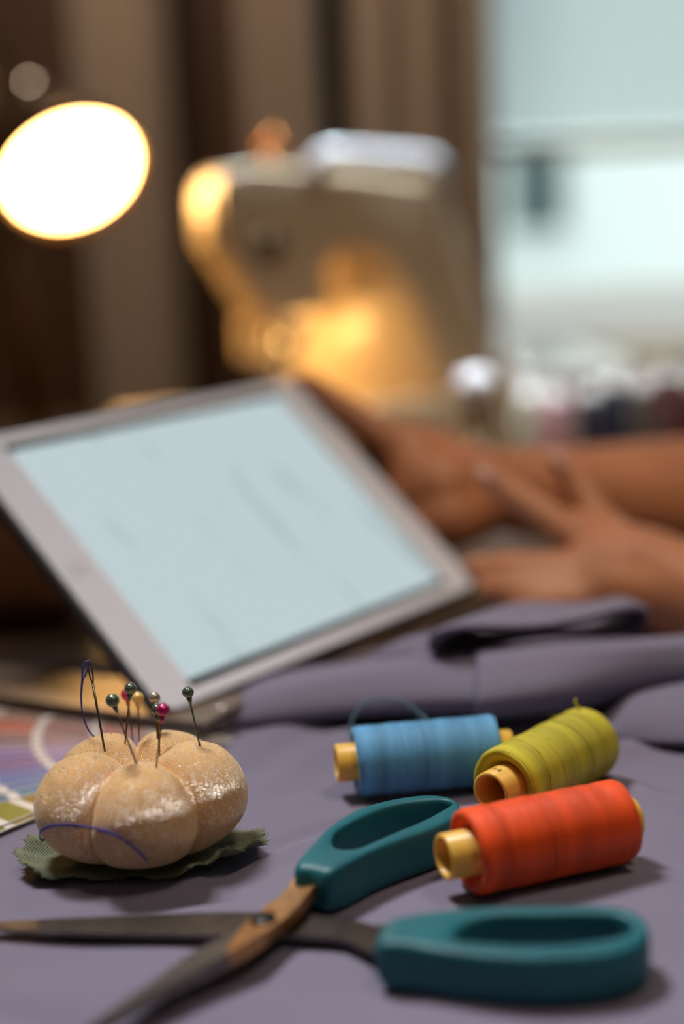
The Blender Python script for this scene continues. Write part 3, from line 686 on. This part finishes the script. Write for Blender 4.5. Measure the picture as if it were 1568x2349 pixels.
# closed rest of the deck, under the top cover, seen from its long side
stk = []
d = Vector((math.cos(a_hi - .12), math.sin(a_hi - .12), 0)); s = Vector((-d.y, d.x, 0)); R_ = Matrix.Translation((fp.x, fp.y, 0)) @ Matrix((d, s, d.cross(s))).transposed().to_4x4()
v, f = box(-.012, LN + .005, -.020, .020, .0062, .0112); bevel(mk('card_stack', *xf((v, f), R_), M_board, fan, smooth=False), .003, 3)
v, f = box(-.013, LN + .007, -.021, .021, .0112, .0124); bevel(mk('cover', *xf((v, f), R_), mat('glossy_grey_cover', (112, 96, 84), .42), fan, smooth=False), .0006, 2)
v, f = lathe([(.002, .003), (.0130, .003), (.0134, .0024), (.0134, 0)], 20, 'Z'); mk('rivet', *xf((v, f), Matrix.Translation(R_ @ Vector((-.008, 0, 0)))), M_chrome, fan)
# separate olive swatch book under it
of = on(330, 1800, 0); of = Vector((on(230, 1770, 0).x, on(230, 1770, 0).y, 0))
fan2 = empty('swatch_book', of, 'olive and green swatch strip poking out below the fanned colour deck', 'colour chart')
p2 = on(-150, 1925, 0) - of; ang2 = math.atan2(p2.y, p2.x); fan_keep = fan; fan = fan2
strip(of, ang2, .125, .034, .0003, ((120, 126, 44), (134, 112, 44), (150, 140, 60)), 'swatch_card'); strip(of, ang2 - .05, .125, .034, .0011, ((122, 124, 44), (134, 112, 44)), 'swatch_card')
fan = fan_keep

# ------------------------------------------------------------------ tablet
tO = Vector((-0.07071272, 0.60256138, 0.02145701))
tex = Vector((0.64535546, 0.76328817, 0.03012481)); tey = Vector((-0.58832739, 0.47149999, 0.65693123)); tez = Vector((0.48722399, -0.44167741, 0.75334843))
TM = Matrix.Translation(tO) @ Matrix((tex, tey, tez)).transposed().to_4x4()
tab = bpy.data.objects.new('tablet_computer', None); COL.objects.link(tab); tab.matrix_world = TM
tag(tab, 'white tablet with a lit pale screen leaning on the cloth, held by one hand', 'tablet')
def rrect(x0, x1, y0, y1, r, n=8):
    P = []
    for cx, cy, a0 in ((x1 - r, y1 - r, 0), (x0 + r, y1 - r, 90), (x0 + r, y0 + r, 180), (x1 - r, y0 + r, 270)):
        for k in range(n + 1):
            a = math.radians(a0 + 90 * k / n); P.append((cx + r * math.cos(a), cy + r * math.sin(a)))
    return P
SWd, SHt = .19, .145
ox0, ox1, oy0, oy1 = -.0225, SWd + .0225, -.0115, SHt + .0125
rp = rrect(ox0, ox1, oy0, oy1, .009)
rp = rrect(ox0 - .0016, ox1 + .0012, oy0 - .001, oy1 + .001, .0100)
v, f = prism([Vector((x, y, -.0078)) for x, y in rp], [Vector((x, y, -.0008)) for x, y in rp]); bevel(mk('back_cover', v, f, mat('dark_tablet_cover', (44, 46, 52), .5), tab, smooth=False, local=True), .0022, 3, 50)
v, f = prism([Vector((x, y, -.0008)) for x, y in rrect(ox0 + .0006, ox1 - .0006, oy0 + .0006, oy1 - .0006, .0085)], [Vector((x, y, .0)) for x, y in rrect(ox0 + .0006, ox1 - .0006, oy0 + .0006, oy1 - .0006, .0085)])
bevel(mk('front_glass', v, f, M_tabw, tab, smooth=False, local=True), .0004, 2, 50)
v, f = join(box(-.0012, SWd + .0012, SHt - .0012, SHt + .0046, 0, .00015), box(-.0012, SWd + .0012, -.0040, .0005, 0, .00015), box(SWd - .0005, SWd + .0012, -.002, SHt, 0, .00015)); mk('screen_border', v, f, M_tabb, tab, smooth=False, local=True)
sm = bpy.data.materials.new('tablet_screen'); sm.use_nodes = True; N = sm.node_tree.nodes; L = sm.node_tree.links; b = N['Principled BSDF']
b.inputs['Base Color'].default_value = (.02, .02, .02, 1); b.inputs['Roughness'].default_value = .15
tc = N.new('ShaderNodeTexCoord'); mp = N.new('ShaderNodeMapping'); mp.inputs['Scale'].default_value = (46, 9, 1); L.new(tc.outputs['Object'], mp.inputs[0])
n1 = N.new('ShaderNodeTexNoise'); n1.inputs['Scale'].default_value = 1.0; n1.inputs['Detail'].default_value = 3; L.new(mp.outputs[0], n1.inputs[0])
mp2 = N.new('ShaderNodeMapping'); mp2.inputs['Scale'].default_value = (330, 700, 1); L.new(tc.outputs['Object'], mp2.inputs[0])
n2 = N.new('ShaderNodeTexNoise'); n2.inputs['Scale'].default_value = 1.0; L.new(mp2.outputs[0], n2.inputs[0])
r1 = N.new('ShaderNodeMapRange'); r1.inputs[1].default_value = .56; r1.inputs[2].default_value = .72; L.new(n1.outputs[0], r1.inputs[0])
r2 = N.new('ShaderNodeMapRange'); r2.inputs[1].default_value = .40; r2.inputs[2].default_value = .60; L.new(n2.outputs[0], r2.inputs[0])
mu = N.new('ShaderNodeMath'); mu.operation = 'MULTIPLY'; L.new(r1.outputs[0], mu.inputs[0]); L.new(r2.outputs[0], mu.inputs[1])
mx = N.new('ShaderNodeMix'); mx.data_type = 'RGBA'; mx.inputs[6].default_value = (.53, .64, .66, 1); mx.inputs[7].default_value = (.20, .28, .30, 1); L.new(mu.outputs[0], mx.inputs[0])
L.new(mx.outputs[2], b.inputs['Emission Color']); b.inputs['Emission Strength'].default_value = .95
v, f = box(0, SWd, 0, SHt, 0, .00025); mk('screen', v, f, sm, tab, smooth=False, local=True)
v, f = lathe([(0, .0052), (.0002, .0052), (.0002, .0044), (.0001, .0040), (.0001, 0)], 32, 'Z'); v = [p + Vector((-.0115, SHt / 2, 0)) for p in v]
mk('home_button', v, f, mat('button_grey', (212, 214, 224), .3), tab, local=True)

# ------------------------------------------------------------------ desk lamp
lc = at(172, 408, 1.36); ln_ = (-FW * .54 + XR * .42 - UP * .73).normalized()
lamp = empty('desk_lamp', (at(112, 930, 1.52).x - .012, at(112, 930, 1.52).y, -.006), 'lit desk lamp with a dark cone shade glowing warm at the left', 'lamp')
LQ = Matrix.Translation(lc) @ ln_.to_track_quat('Z', 'Y').to_matrix().to_4x4(); LR = .0685
sh = [(0, LR), (-.030, LR * .92), (-.060, LR * .74), (-.085, LR * .50), (-.100, LR * .36), (-.112, LR * .33), (-.118, LR * .28), (-.118, .001)]
ins = [(-.112, .001), (-.108, LR * .26), (-.082, LR * .46), (-.058, LR * .70), (-.029, LR * .885), (-.0005, LR * .965)]
v, f = lathe(sh + ins, 56, 'Z', closed=True); mk('lamp_shade', *xf((v, f), LQ), M_brz, lamp)
v, f = lathe([(-.016, LR * .90), (-.013, LR * .905), (-.010, 0.0005)], 48, 'Z')
M_glow = emis('lamp_glow', (1.0, .52, .16), 38)
mk('diffuser', *xf((v, f), LQ), M_glow, lamp)
v, f = lathe([(-.118, .011), (-.150, .011), (-.154, .008), (-.154, 0.0005)], 24, 'Z'); mk('lamp_socket', *xf((v, f), LQ), M_chrome, lamp)
jk = LQ @ Vector((0, 0, -.140)); bs = at(112, 930, 1.52); bs = Vector((bs.x - .012, bs.y, -.006)); tp_ = at(85, 560, 1.45)
tp_ = bs + (tp_ - bs) * 1.0; top = bs + Vector((-.03, .0, .42))
v, f = tube([bs, bs.lerp(top, .5), top], .0115, 14); mk('lamp_post', v, f, M_brz, lamp)
v, f = tube(cr([top, top + Vector((.01, -.03, .03)), jk + Vector((-.02, .03, .02)), jk], 6), .006, 10); mk('lamp_arm', v, f, M_brz, lamp)
v, f = ball(jk, .017, 20, 14); mk('joint_knob', v, f, M_chrome, lamp)
v, f = lathe([(0, .075), (.012, .075), (.018, .068), (.020, .02), (.020, 0.0005)], 40, 'Z'); mk('lamp_base', *xf((v, f), Matrix.Translation(bs)), M_brz, lamp)

# ------------------------------------------------------------------ sewing machine
an = math.radians(25); e1_ = Vector((math.cos(an), math.sin(an), 0)); e2_ = Vector((-math.sin(an), math.cos(an), 0))
mo = at(500, 600, 1.25); mo.z = -.006
SMx = Matrix((e1_, e2_, Vector((0, 0, 1)))).transposed()
smc = empty('sewing_machine', mo, 'cream sewing machine standing behind the tablet, lit by the lamp', 'sewing machine', rot=SMx)
FP = [(.004, .262), (.012, .282), (.040, .286), (.130, .280), (.205, .270), (.232, .262), (.262, .16), (.300, .07), (.318, .006), (.236, .006), (.222, .08), (.190, .165), (.166, .200), (.130, .208), (.108, .202), (.106, .150), (.046, .150), (.018, .195), (.004, .225)]
BP = [(.004, .262), (.012, .282), (.040, .286), (.130, .280), (.205, .270), (.232, .262), (.262, .16), (.300, .07), (.318, .006), (.085, .006), (.088, .08), (.118, .165), (.138, .200), (.124, .208), (.108, .202), (.106, .150), (.046, .150), (.018, .195), (.004, .225)]
Wm = .072
v, f = prism([Vector((x, 0, z)) for x, z in FP], [Vector((x, Wm, z)) for x, z in BP]); bevel(mk('machine_body', v, f, M_mach, smc, smooth=True, local=True), .0065, 4, 30)
v, f = box(-.075, .225, -.035, .12, 0, .070); bevel(mk('bed', v, f, M_mach, smc, smooth=False, local=True), .010, 4)
v, f = box(-.010, .10, .01, .085, .0722, .0735); mk('needle_plate', v, f, M_chrome, smc, smooth=False, local=True)
v, f = box(.0, .006, .016, .058, .215, .262); bevel(mk('face_plate', v, f, M_mach, smc, smooth=False, local=True), .004, 3)
v, f = tube([(.062, .045, .150), (.062, .045, .115)], .0045, 12); nb = mk('needle_bar', v, f, M_chrome, smc, local=True)
v, f = tube([(.062, .045, .118), (.062, .045, .078)], .0010, 8); mk('needle', v, f, M_chrome, smc, local=True)
v, f = tube([(.074, .045, .150), (.074, .045, .085)], .0042, 12); mk('presser_bar', v, f, M_chrome, smc, local=True)
v, f = join(box(.048, .088, .034, .056, .076, .080), box(.069, .079, .038, .052, .080, .095)); bevel(mk('presser_foot', v, f, M_chrome, smc, smooth=False, local=True), .0012, 2)
v, f = box(.034, .056, .030, .060, .112, .152); bevel(mk('threader_housing', v, f, M_mach, smc, smooth=False, local=True), .005, 3)
v, f = lathe([(0, .010), (.004, .009), (.006, .0005)], 24, 'Z'); v = [Vector((p.x, p.y, -p.z)) + Vector((.074, .010, .1535)) for p in v]; mk('work_light', v, f, emis('work_light_glow', (1.0, .62, .24), 1.5), smc, local=True)
wl_ = bpy.data.lights.new('machine_work_light', 'AREA'); wl_.shape = 'DISK'; wl_.size = .02; wl_.energy = .12; wl_.color = (1.0, .56, .17)
wlo = bpy.data.objects.new('machine_work_light', wl_); COL.objects.link(wlo); wlo.location = wm(smc) @ Vector((.074, .004, .1440)); wlo.rotation_euler = (e1_ * .70 + e2_ * .45 + Vector((0, 0, -.55))).to_track_quat('-Z', 'Y').to_euler()
# carrying handle bar on the arm, knobs and wheel
hp = cr([(.096, -.004, .278), (.100, -.008, .287), (.113, -.012, .292), (.158, -.012, .289), (.204, -.012, .285), (.217, -.008, .280), (.220, -.004, .268)], 6); v, f = tube(hp, .0105, 16); mk('carry_handle', v, f, M_machw, smc, local=True)
v, f = ball((.066, .02, .305), .0105, 20, 14); kb = mk('tension_knob', v, f, mat('lamp_tinted_knob', (190, 120, 66), .3, .8), smc, local=True)  # the lamp's orange glint is put into the knob's base colour
v, f = tube([(.066, .02, .288), (.066, .02, .300)], .005, 10); mk('knob_stem', v, f, M_chrome, kb, local=True)
v, f = lathe([(0, .010), (.004, .032), (.018, .034), (.022, .030), (.022, .0005)], 36, 'X'); v = [Vector((p.x * .7, p.y * .75, p.z * .75)) + Vector((.246, .05, .205)) for p in v]; mk('hand_wheel', v, f, M_mach, smc, local=True)
v, f = lathe([(0, .013), (-.006, .013), (-.008, .010), (-.008, .0005)], 28, 'Z'); v = [Matrix.Rotation(math.radians(-90), 3, 'X') @ p + Vector((.048, -.0005, .215)) for p in v]; mk('stitch_dial', v, f, M_brz, smc, local=True)

# ------------------------------------------------------------------ things by the window
wb = at(1315, 860, 1.62)
bx = empty('storage_box', (at(1318, 850, 1.6).x, 1.6, -.006), 'white plastic storage box with a glossy lid below the window', 'box')
x0_, x1_ = at(1190, 850, 1.45).x, at(1450, 850, 1.45).x
v, f = box(x0_, x1_, 1.42, 1.86, -.006, .062); bevel(mk('body', v, f, M_white, bx, smooth=False), .012, 3)
v, f = box(x0_ - .006, x1_ + .006, 1.414, 1.866, .062, .078); bevel(mk('lid', v, f, M_machw, bx, smooth=False), .006, 3)
def cone(px, dep, w, h, col, label):
    p = at(px, 1000, dep); e = empty('thread_cone', (p.x, p.y, -.006), label, 'spool of thread', 'upright thread cones by the window')
    r = w / FPX * dep / 2
    v, f = lathe([(0.004, r * .98), (.008, r), (h * .86, r * .86), (h * .88, r * .78), (h * .88, .006)], 32, 'Z'); mk('thread_winding', *xf((v, f), Matrix.Translation((p.x, p.y, -.006))), mat('cone_thread_%d' % px, col, .7, bump=('noise', 300, .3, .001)), e)
    v, f = lathe([(0, r * .9), (.004, r * .9), (.004, .007), (h, .0055), (h, .003), (0, .003)], 24, 'Z', closed=True); mk('core', *xf((v, f), Matrix.Translation((p.x, p.y, -.006))), M_white, e)
    return e
cone(1272, 1.16, 78, .094, (186, 146, 154), 'dusty pink cone of thread, leftmost below the window')
cone(1352, 1.16, 66, .094, (48, 44, 62), 'dark plum cone of thread between the pink and the navy one')
cone(1412, 1.22, 74, .098, (26, 34, 58), 'navy blue cone of thread right of the pink one')
cone(1476, 1.16, 60, .100, (98, 92, 90), 'grey cone of thread between the navy and the brown one')
cone(1530, 1.22, 62, .104, (112, 74, 74), 'reddish brown cone of thread near the right edge')
cone(1590, 1.16, 66, .100, (84, 12, 14), 'dark red cone of thread cut by the right edge')
cone(1212, 1.24, 70, .090, (176, 176, 156), 'pale sage cone of thread left of the pink one')
# a white spool lying beside the machine with its end to the viewer
wp = at(1090, 886, 1.14); e = empty('thread_ball', (wp.x, wp.y, wp.z - .019), 'shiny white ball of thread on a dark stand, right of the sewing machine', 'spool of thread')
v, f = ball((wp.x, wp.y, wp.z), .017, 28, 18, (1, 1, .9)); mk('thread_winding', v, f, M_machw, e)
v, f = lathe([(-wp.z - .006, .026), (-wp.z - .002, .026), (-wp.z + .0, .010), (-.012, .008), (-.012, .0005)], 28, 'Z'); mk('stand', *xf((v, f), Matrix.Translation(wp)), M_brz, e)
# brown case behind the tablet at the left edge
bc = on(-40, 1445, 0); e = empty('leather_case', (bc.x, bc.y, 0), 'brown rounded leather case on the table behind the tablet, at the left edge', 'case')
v, f = box(bc.x - .20, bc.x + .056, bc.y, bc.y + .085, -.005, .086); bevel(mk('body', v, f, M_boxb, e, smooth=True), .026, 6)
v, f = box(bc.x - .202, bc.x + .0575, bc.y - .0015, bc.y + .0865, .066, .070); bevel(mk('zip_seam', v, f, M_brz, e, smooth=False), .0018, 2)

# ------------------------------------------------------------------ person: two arms reaching in from the right
def caps(segs):
    parts = []
    for (a, ra, b_, rb) in segs:
        a, b_ = Vector(a), Vector(b_); n = 6
        ax = (b_ - a).normalized()
        P = [a - ax * ra * .98, a - ax * ra * .8, a - ax * ra * .45] + [a.lerp(b_, i / n) for i in range(n + 1)] + [b_ + ax * rb * .45, b_ + ax * rb * .8, b_ + ax * rb * .98]
        R = [ra * .2, ra * .6, ra * .893] + [ra + (rb - ra) * i / n for i in range(n + 1)] + [rb * .893, rb * .6, rb * .2]
        parts.append(tube(P, R, 20))
    return parts
def chain(pts): return [(pts[i][0], pts[i][1], pts[i + 1][0], pts[i + 1][1]) for i in range(len(pts) - 1)]
S = []
# torso, neck, head (seated right of the frame, facing the tablet)
hipc = Vector((.74, .80, -.24)); chest = Vector((.66, .84, .13)); neck = Vector((.62, .86, .28)); headc = Vector((.575, .865, .42))
S += chain([(hipc, .125), (hipc.lerp(chest, .5), .115), (chest, .120), (Vector((.64, .85, .21)), .085), (neck, .052)]) + chain([(neck, .052), (headc + Vector((.03, 0, -.04)), .055)])
S += chain([(chest + Vector((0, .10, .06)), .07), (chest + Vector((0, -.10, .06)), .07)])
S += chain([(hipc + Vector((0, -.06, 0)), .12), (hipc + Vector((0, .06, 0)), .12)])
S += chain([(headc + Vector((.02, 0, .03)), .088), (headc + Vector((-.03, 0, -.05)), .062)]) + chain([(headc + Vector((-.035, 0, -.09)), .032), (headc + Vector((-.045, 0, -.085)), .026)])
S += chain([(headc + Vector((-.083, 0, .0)), .010), (headc + Vector((-.098, 0, -.035)), .014)])                      # nose
S += chain([(headc + Vector((.02, .088, -.01)), .016), (headc + Vector((.025, .090, -.04)), .010)]) + chain([(headc + Vector((.02, -.088, -.01)), .016), (headc + Vector((.025, -.090, -.04)), .010)])
# far arm
fw = at(1150, 1122, .885); fe = at(1780, 1150, .96)
shF = chest + Vector((-.02, .19, .06)); shN = chest + Vector((-.02, -.19, .06))
S += chain([(shF, .06), (fe, .044)]) + chain([(fe, .044), (at(1560, 1150, .935), .042), (at(1350, 1142, .91), .034), (fw, .026)])
S += chain([(fw, .025), (at(1020, 1110, .865), .026), (at(960, 1090, .855), .020)]) + chain([(fw, .024), (at(1020, 1190, .845), .021), (at(985, 1210, .842), .016)])
S += chain([(fw, .022), (at(930, 1035, .868), .020)]) + chain([(at(1010, 1120, .85), .022), (at(950, 1130, .852), .019)])
S += chain([(at(950, 1040, .866), .0135), (at(850, 985, .868), .0115), (at(770, 930, .868), .0100), (at(700, 880, .866), .0082)])      # thumb along the edge
for (x0, y0, x1, y1, x2, y2) in ((920, 1070, 800, 1040, 720, 1050), (940, 1110, 830, 1090, 740, 1110), (965, 1160, 870, 1150, 800, 1165), (985, 1210, 910, 1205, 850, 1215)):
    S += chain([(at(x0, y0, .868), .0105), (at(x1, y1, .892), .0092), (at(x2, y2, .890), .0078)])                        # fingers wrapped behind the tablet
# near arm
nw = at(1590, 1365, .742); ne = at(2020, 1440, .72)
S += chain([(shN, .06), (ne, .046)]) + chain([(ne, .046), (at(1800, 1412, .73), .039), (nw, .028)])
S += chain([(nw, .026), (at(1470, 1300, .752), .022), (at(1390, 1262, .762), .017)]) + chain([(nw, .024), (at(1450, 1350, .746), .020), (at(1360, 1342, .748), .016)]) + chain([(at(1500, 1330, .75), .024), (at(1380, 1300, .755), .019)])
S += chain([(at(1370, 1258, .765), .0125), (at(1270, 1200, .775), .0100), (at(1190, 1142, .782), .0086), (at(1122, 1092, .788), .0072)])     # index
S += chain([(at(1430, 1262, .765), .0140), (at(1372, 1190, .780), .0092), (at(1322, 1115, .788), .0080), (at(1284, 1055, .792), .0068)])     # thumb
S += chain([(at(1350, 1305, .752), .0115), (at(1240, 1302, .748), .0092), (at(1160, 1300, .746), .0082), (at(1085, 1304, .748), .0070)])     # middle
S += chain([(at(1345, 1340, .747), .0110), (at(1250, 1346, .742), .0088), (at(1180, 1350, .740), .0078), (at(1115, 1352, .742), .0066)])     # ring
S += chain([(at(1365, 1366, .742), .0100), (at(1290, 1378, .736), .0080), (at(1230, 1384, .735), .0070), (at(1180, 1382, .736), .0060)])     # little
V, Fq = join(*caps(S))
tmp = mk('person_tmp', V, Fq, M_skin, None, org=(.6, .85, 0))
rm = tmp.modifiers.new('r', 'REMESH'); rm.mode = 'VOXEL'; rm.voxel_size = .0030; rm.use_smooth_shade = True
sm_ = tmp.modifiers.new('s', 'SMOOTH'); sm_.factor = .5; sm_.iterations = 5
dg = bpy.context.evaluated_depsgraph_get(); dg.update()
me = bpy.data.meshes.new_from_object(tmp.evaluated_get(dg)); me.name = 'body'
bpy.data.objects.remove(tmp)
per = empty('person', (.74, .80, FZ), 'brown-skinned person at the right, one hand holding the tablet and one reaching towards it', 'person')
body = bpy.data.objects.new('body', me); COL.objects.link(body); body.parent = per; body.location = Vector((.6, .85, 0)) - Vector((.74, .80, FZ))
me.materials.clear(); me.materials.append(M_skin)
for p in me.polygons: p.use_smooth = True
def nail(px, py, dep, r, ax):
    v, f = ball((0, 0, 0), r, 14, 10, (1.35, 1, .35)); Q = (Vector(ax)).to_track_quat('X', 'Z').to_matrix().to_4x4()
    o = mk('fingernail', *xf((v, f), Matrix.Translation(at(px, py, dep)) @ Q), M_nail, per)
nail(1112, 1084, .781, .0052, at(1122, 1092, .788) - at(1190, 1142, .782)); nail(1281, 1050, .786, .0048, at(1284, 1055, .792) - at(1322, 1115, .788))
# shirt with short sleeves, hair, trousers (mostly outside the frame)
def shell(segs, m, name, vox=.006):
    V, Fq = join(*caps(segs)); t = mk('t', V, Fq, m, None, org=(.6, .85, 0)); r = t.modifiers.new('r', 'REMESH'); r.mode = 'VOXEL'; r.voxel_size = vox; r.use_smooth_shade = True
    s_ = t.modifiers.new('s', 'SMOOTH'); s_.iterations = 5; g = bpy.context.evaluated_depsgraph_get(); g.update(); me_ = bpy.data.meshes.new_from_object(t.evaluated_get(g)); bpy.data.objects.remove(t); me_.name = name
    o = bpy.data.objects.new(name, me_); COL.objects.link(o); o.parent = per; o.location = body.location; me_.materials.clear(); me_.materials.append(m)
    for p in me_.polygons: p.use_smooth = True
    return o
g_ = .010
shell(chain([(hipc, .125 + g_), (hipc.lerp(chest, .5), .118 + g_), (chest, .120 + g_), (Vector((.64, .85, .20)), .088 + g_)]) + chain([(chest + Vector((0, .10, .06)), .07 + g_), (chest + Vector((0, -.10, .06)), .07 + g_)])
      + chain([(shF, .06 + g_), (shF.lerp(fe, .55), .054 + g_)]) + chain([(shN, .06 + g_), (shN.lerp(ne, .55), .055 + g_)]) + chain([(hipc + Vector((0, -.06, 0)), .13), (hipc + Vector((0, .06, 0)), .13)]), M_shirt, 'shirt')
shell(chain([(headc + Vector((.035, 0, .045)), .092), (headc + Vector((.055, 0, -.03)), .075)]), M_hair, 'hair')
# stool the person sits on
st = empty('stool', (.76, .80, FZ), 'round wooden stool under the seated person', 'stool')
v, f = lathe([(-.405, .16), (-.38, .165), (-.372, .15), (-.372, .0005)], 40, 'Z'); mk('seat', *xf((v, f), Matrix.Translation((.76, .80, 0))), M_wood, st)
for k in range(4):
    a = math.pi / 4 + k * math.pi / 2; v, f = tube([(.76 + .11 * math.cos(a), .80 + .11 * math.sin(a), -.40), (.76 + .16 * math.cos(a), .80 + .16 * math.sin(a), FZ)], .014, 10); mk('leg', v, f, M_wood, st)
shell(chain([(hipc + Vector((0, .08, -.02)), .10), (Vector((.40, .92, -.24)), .075)]) + chain([(hipc + Vector((0, -.08, -.02)), .10), (Vector((.40, .72, -.24)), .075)])
      + chain([(Vector((.40, .92, -.24)), .07), (Vector((.42, .92, FZ + .06)), .05)]) + chain([(Vector((.40, .72, -.24)), .07), (Vector((.42, .72, FZ + .06)), .05)]), mat('blue_jeans', (50, 60, 84), .9), 'trousers')
